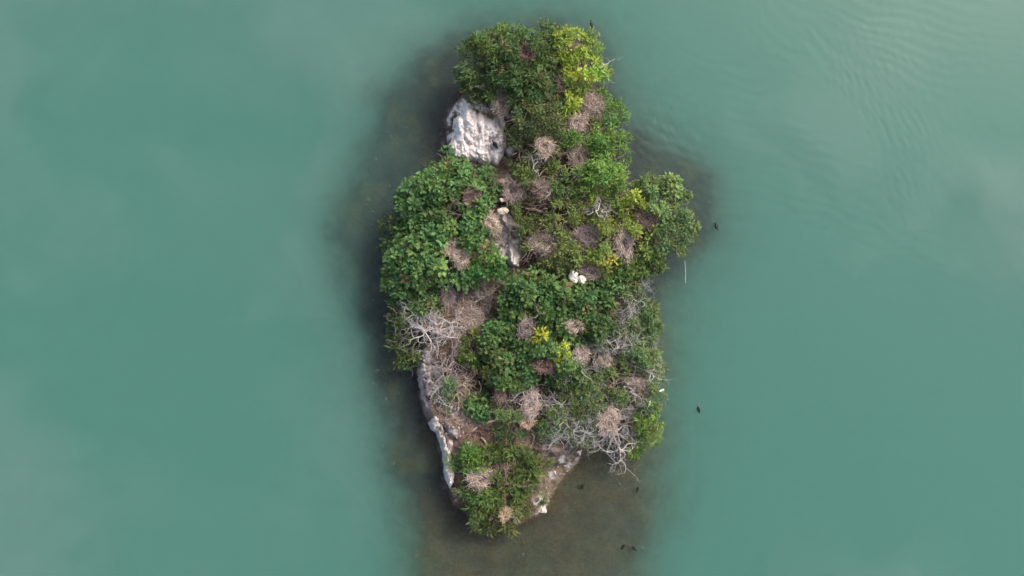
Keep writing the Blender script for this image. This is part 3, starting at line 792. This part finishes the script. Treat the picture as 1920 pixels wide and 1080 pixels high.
dead_tree('bleached twigs sprawling over the top of the white streaked ledge', 824, 742, 36, 9, 2.9, PALE, 34, thick=0.03)
dead_tree('pale interlaced twigs at the centre of the southeastern scrub', 1105, 790, 46, 11, 3.9, PALE, 35, thick=0.035)
dead_tree('dry snags at the southwest tip beside the last bush', 862, 920, 22, 6, 1.6, (0.36,0.31,0.25), 26, thick=0.03, a0=1.8, a1=5.5)

# ------------------------------------------------------------------ nests
TONE = dict(pink=(0.41, 0.335, 0.295), tan=(0.40, 0.33, 0.27), dark=(0.20, 0.14, 0.12), grey=(0.27, 0.22, 0.215), straw=(0.46, 0.35, 0.25), pale=(0.54, 0.44, 0.40))
for k, (px, py, r, tone, elo, rot, lab) in enumerate(NESTS):
    rr = random.Random(400 + k)
    z = canopy(px, py) - 0.10
    R = r * S * 0.92
    root = obj('nest', None); root.location = P(px, py, z); root.rotation_euler[2] = -rot
    tag(root, lab, 'nest', 'stick nests of the bird colony')
    col = np.array(TONE[tone])
    ph = [rr.uniform(0, 6.28) for _ in range(3)]
    def lip(a): return 1 + 0.17 * math.sin(2 * a + ph[0]) + 0.13 * math.sin(3 * a + ph[1]) + 0.06 * math.sin(5 * a + ph[2])
    deep = rr.uniform(0.18, 0.5)
    def prof(t): return R * 0.8 * (0.28 - deep * (1 - sm(t / 0.6)) - 0.35 * sm((t - 0.6) / 0.5))
    def sm(x):
        x = min(max(x, 0), 1); return x * x * (3 - 2 * x)
    e = elo ** 0.5; ox, oy = rr.gauss(0, 0.08) * R, rr.gauss(0, 0.08) * R
    nr, na = 7, 20
    V = []; F = []; C = []
    for i in range(nr):
        t = i / (nr - 1)
        for j in range(na):
            a = 2 * math.pi * j / na
            rad = R * (0.04 + 0.92 * t) * lip(a)
            V.append((rad * math.cos(a) * e + ox * (1 - t), rad * math.sin(a) / e + oy * (1 - t), prof(t) - 0.03 + rr.gauss(0, 0.03) * R))
            C.append(col * rr.uniform(0.45, 0.8) * (rr.uniform(0.5, 0.9) if t < 0.4 else 1.0))      # shade of the bowl painted into its centre colour
    for i in range(nr - 1):
        for j in range(na):
            F.append((i * na + j, i * na + (j + 1) % na, (i + 1) * na + (j + 1) % na, (i + 1) * na + j))
    F.append((0, 5, 10, 15))
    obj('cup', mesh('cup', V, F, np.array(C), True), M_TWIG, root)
    tb = Tubes(3)
    for q in range(260):
        t = math.sqrt(rr.uniform(0.0, 1.15)); a = rr.uniform(0, 6.28)
        kind = rr.random()
        th = a + math.pi / 2 + rr.gauss(0, 0.5) if kind < 0.35 else rr.uniform(0, 6.28)
        L = R * rr.uniform(0.3, 0.85)
        if kind > 0.86: th = a + rr.gauss(0, 0.4); t = rr.uniform(0.8, 1.15); L = R * rr.uniform(0.6, 1.2)       # stray ends sticking out
        l = lip(a)
        x, y = R * t * l * math.cos(a) + ox * (1 - t), R * t * l * math.sin(a) + oy * (1 - t)
        dx, dy = math.cos(th) * L / 2, math.sin(th) * L / 2
        zc = prof(t) + rr.uniform(-0.01, 0.10) * R
        pts = [((x - dx) * e, (y - dy) / e, zc + rr.gauss(0, 0.07) * R), (x * e + rr.gauss(0, .03) * R, y / e + rr.gauss(0, .03) * R, zc + 0.05 * R), ((x + dx) * e, (y + dy) / e, zc + rr.gauss(0, 0.07) * R)]
        w = rr.uniform(0.007, 0.018)
        tb.add(pts, [w, w, w * 0.6], col * (rr.uniform(0.6, 1.5) if rr.random() > 0.06 else 2.0) * np.array((1, rr.uniform(0.9, 1.08), rr.uniform(0.85, 1.1))))
    obj('stick_rim', tb.mesh('stick_rim'), M_TWIG, root)

# ------------------------------------------------------------------ stones and boulder
stone('chunky white boulder at the centre of the islet', 1076, 515, 14, canopy(1076, 515) + 0.05, 71, (0.80, 0.78, 0.72), 0.9, 0.4, 0.9, 'boulder')
stone('white block leaning on the lower side of the chunky boulder', 1090, 525, 10, canopy(1085, 520) + 0.12, 72, (0.80, 0.77, 0.72), 1.1, 0.2, 0.95, 'boulder')
stone('cream flat slab lying across the top of the narrow rock spine', 945, 396, 9, 3.3, 73, (0.66, 0.58, 0.49), 1.7, 0.15, 0.35, 'stone_slab')
stone('small cream sliver of stone just under the tall pinkish nest', 943, 375, 5, 3.4, 74, (0.70, 0.60, 0.46), 1.9, -0.2, 0.5, 'stone_slab')
stone('small rounded cream stone at the edge of the southern shallows', 1018, 958, 8, None, 75, (0.74, 0.66, 0.56), 1.0, 0.3, 0.8)
stone('single whitish stone beside green leaves at the head of the southern shallows', 1085, 846, 10, None, 76, (0.62, 0.60, 0.56), 0.9, 0.6, 0.9)
stone('pale stone at the foot of the bleached western tree', 765, 657, 6, 0.9, 77, (0.62, 0.56, 0.50), 0.8, 0.9, 0.9)
for k, (px, py, r, lab) in enumerate(((847,799,3.6,'upper left pebble of the scatter above the bare soil'),(861,803,3.2,'pebble right of the upper left one above the bare soil'),
        (857,814,3.6,'middle pebble of the scatter west of the bare soil'),(846,762,5,'pinkish stone uppermost of the scatter west of the bare soil'),
        (864,764,3.6,'cream stone next to the pinkish stone west of the bare soil'),(880,833,6,'flat pale stone on the south side of the bare soil'),
        (900,786,6,'white stone on the north side of the bare soil'),(850,832,8,'long pale stone lying against the white streaked ledge'))):
    stone(lab, px, py, r, None, 80 + k, (0.60, 0.50, 0.44), 1.3 if k < 6 else 1.8, 0.3 * k, 0.7)
# fallen sticks on the bare soil
for k, (x1, y1, x2, y2, lab) in enumerate(((903,820,917,839,'short pale stick lying on the bare brown soil'),(882,811,897,799,'thin brown stick on the north of the bare soil'),
                                          (915,791,934,790,'thin grey stick by the dark hollow north of the bare soil'))):
    tb = Tubes(6)
    a = Vector(P(x1, y1, ground_z(x1, y1) + 0.06)); b = Vector(P(x2, y2, ground_z(x2, y2) + 0.08))
    tb.add([a, a.lerp(b, 0.5) + Vector((0.02, 0.02, 0.02)), b], [0.05, 0.045, 0.03], (0.45, 0.36, 0.30))
    o = obj('fallen_stick', tb.mesh('fallen_stick', a), M_DEAD, None, a)
    tag(o, lab, 'stick', 'fallen sticks on the bare soil')
tb = Tubes(6)
a = Vector(P(1284, 489, 0.0)); b = Vector(P(1285, 531, 0.0))
tb.add([a, a.lerp(b, 0.5) + Vector((0.01, 0, 0.01)), b], [0.025, 0.035, 0.02], (0.30, 0.33, 0.32))
tag(obj('floating_cane', tb.mesh('floating_cane', a), M_DEAD, None, a), 'thin straight pale cane afloat off the eastern lobe', 'cane')

# ------------------------------------------------------------------ twig litter on the bare ground
lit = Tubes(3)
for (cx, cy, rx, ry, n, col) in ((890,592,62,52,520,(0.38,0.29,0.24)),(850,760,45,55,320,(0.40,0.31,0.25)),(905,815,55,38,110,(0.26,0.18,0.15)),(1000,846,75,18,360,(0.36,0.27,0.20)),
        (925,425,30,30,120,(0.36,0.27,0.23)),(805,690,30,55,150,(0.33,0.30,0.28)),(1100,508,36,20,110,(0.30,0.21,0.17)),(1095,405,42,50,160,(0.27,0.22,0.21)),(1020,470,45,36,170,(0.36,0.30,0.26)),(1000,965,60,25,160,(0.35,0.28,0.20)),(960,520,40,18,120,(0.30,0.22,0.16))):
    aa = rng.uniform(0, 6.28, n); qq = np.sqrt(rng.uniform(0, 1, n))
    PX = cx + rx * qq * np.cos(aa); PY = cy + ry * qq * np.sin(aa); PZ = land_height(PX, PY)[0]
    for px, py, z in zip(PX, PY, PZ):
        if z < 0.1: continue
        z += random.uniform(0.03, 0.18)
        p = Vector(P(px, py, z)); th = random.uniform(0, 6.28); L = random.uniform(0.15, 0.55)
        d = Vector((math.cos(th), math.sin(th), random.gauss(0, 0.15))) * L
        w = random.uniform(0.008, 0.02); s = random.uniform(0.6, 1.4)
        lit.add([p - d / 2, p + Vector((random.gauss(0, .03), random.gauss(0, .03), .02)), p + d / 2], [w, w, w * 0.6], tuple(x * s for x in col))
tag(obj('twig_litter', lit.mesh('twig_litter'), M_TWIG), 'dry twigs and straw strewn over the bare patches', 'litter', kind='stuff')

# ------------------------------------------------------------------ birds
def bird(label, px, py, z, heading, length=0.48, col=(0.012, 0.014, 0.013), perched=False):
    """continuous lofted body: tail, back, breast, neck and head along +X; bill as a part"""
    st = [(-0.55,0.03,0.02,0.07),(-0.42,0.09,0.03,0.07),(-0.28,0.14,0.09,0.07),(-0.05,0.19,0.14,0.08),(0.14,0.17,0.14,0.09),(0.27,0.10,0.11,0.14),(0.31,0.062,0.07,0.24),
          (0.33,0.05,0.05,0.33),(0.37,0.062,0.058,0.40),(0.44,0.055,0.052,0.415),(0.49,0.028,0.03,0.405)]
    V = []; F = []; C = []; na = 10
    for (x, w, h, zc) in st:
        for j in range(na):
            a = 2 * math.pi * j / na
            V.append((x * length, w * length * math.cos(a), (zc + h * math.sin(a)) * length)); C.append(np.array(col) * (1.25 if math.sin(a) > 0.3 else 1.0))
    for i in range(len(st) - 1):
        for j in range(na):
            F.append((i * na + j, (i + 1) * na + j, (i + 1) * na + (j + 1) % na, i * na + (j + 1) % na))
    root = obj('bird', mesh('bird', V, F, np.array(C), True), M_BIRD, None, P(px, py, z))
    root.rotation_euler[2] = heading
    tb = Tubes(5); tb.add([(0.47 * length, 0, 0.405 * length), (0.60 * length, 0, 0.395 * length)], [0.018 * length, 0.006 * length], (0.20, 0.16, 0.06))
    obj('bill', tb.mesh('bill'), M_BIRD, root)
    for s in (-1, 1):                                           # folded wings
        wv = []; wf = []
        for (x, yy, zz, hw) in ((0.2,0.15,0.14,0.03),(0.05,0.19,0.15,0.07),(-0.2,0.15,0.14,0.06),(-0.45,0.06,0.11,0.02)):
            for dz in (1, -1):
                wv.append((x * length, s * (yy + (0.012 if dz < 0 else 0.0)) * length, (zz + dz * hw) * length))
        for i in range(3): wf.append((2 * i, 2 * i + 1, 2 * i + 3, 2 * i + 2))
        obj('wing', mesh('wing', wv, wf, np.tile(np.array(col) * 1.4, (len(wv), 1)), True), M_BIRD, root)
    if perched:
        for s in (-1, 1):
            tb = Tubes(5); tb.add([(0.02 * length, s * 0.07 * length, 0), (0.0, s * 0.07 * length, -0.22 * length)], [0.02 * length, 0.014 * length], (0.05, 0.045, 0.03))
            obj('leg', tb.mesh('leg'), M_BIRD, root)
    return tag(root, label, 'bird', 'birds on and around the islet')
D = math.radians
bird('dark bird afloat off the northern tip', 1109, 47, 0, D(100))
bird('dark bird afloat off the eastern lobe', 1343, 425, 0, D(-75), 0.5)
bird('dark bird afloat alone in open water southeast of the islet', 1309, 767, 0, D(105), 0.46)
bird('dark bird afloat at the edge of the southern shallows, uppermost there', 1195, 917, 0, D(80), 0.4)
bird('dark bird afloat in the south, western one of the close pair', 1168, 1025, 0, D(55), 0.4)
bird('dark bird afloat in the south, eastern one of the close pair', 1188, 1027, 0, D(130), 0.4)
bird('dark bird in the brown shallows south of the bleached tree', 1092, 911, 0, D(75), 0.36)
bird('black bird standing on the big white rock face', 928, 271, 3.02, D(125), 0.52, (0.012, 0.011, 0.010), True)
bird('white bird at the outer edge of the thin eastern tree', 1240, 732, 2.3, D(200), 0.3, (0.75, 0.75, 0.72), True)
bird('white bird perched among twigs, further inside than the outer one', 1217, 757, 2.75, D(250), 0.32, (0.75, 0.75, 0.72), True)
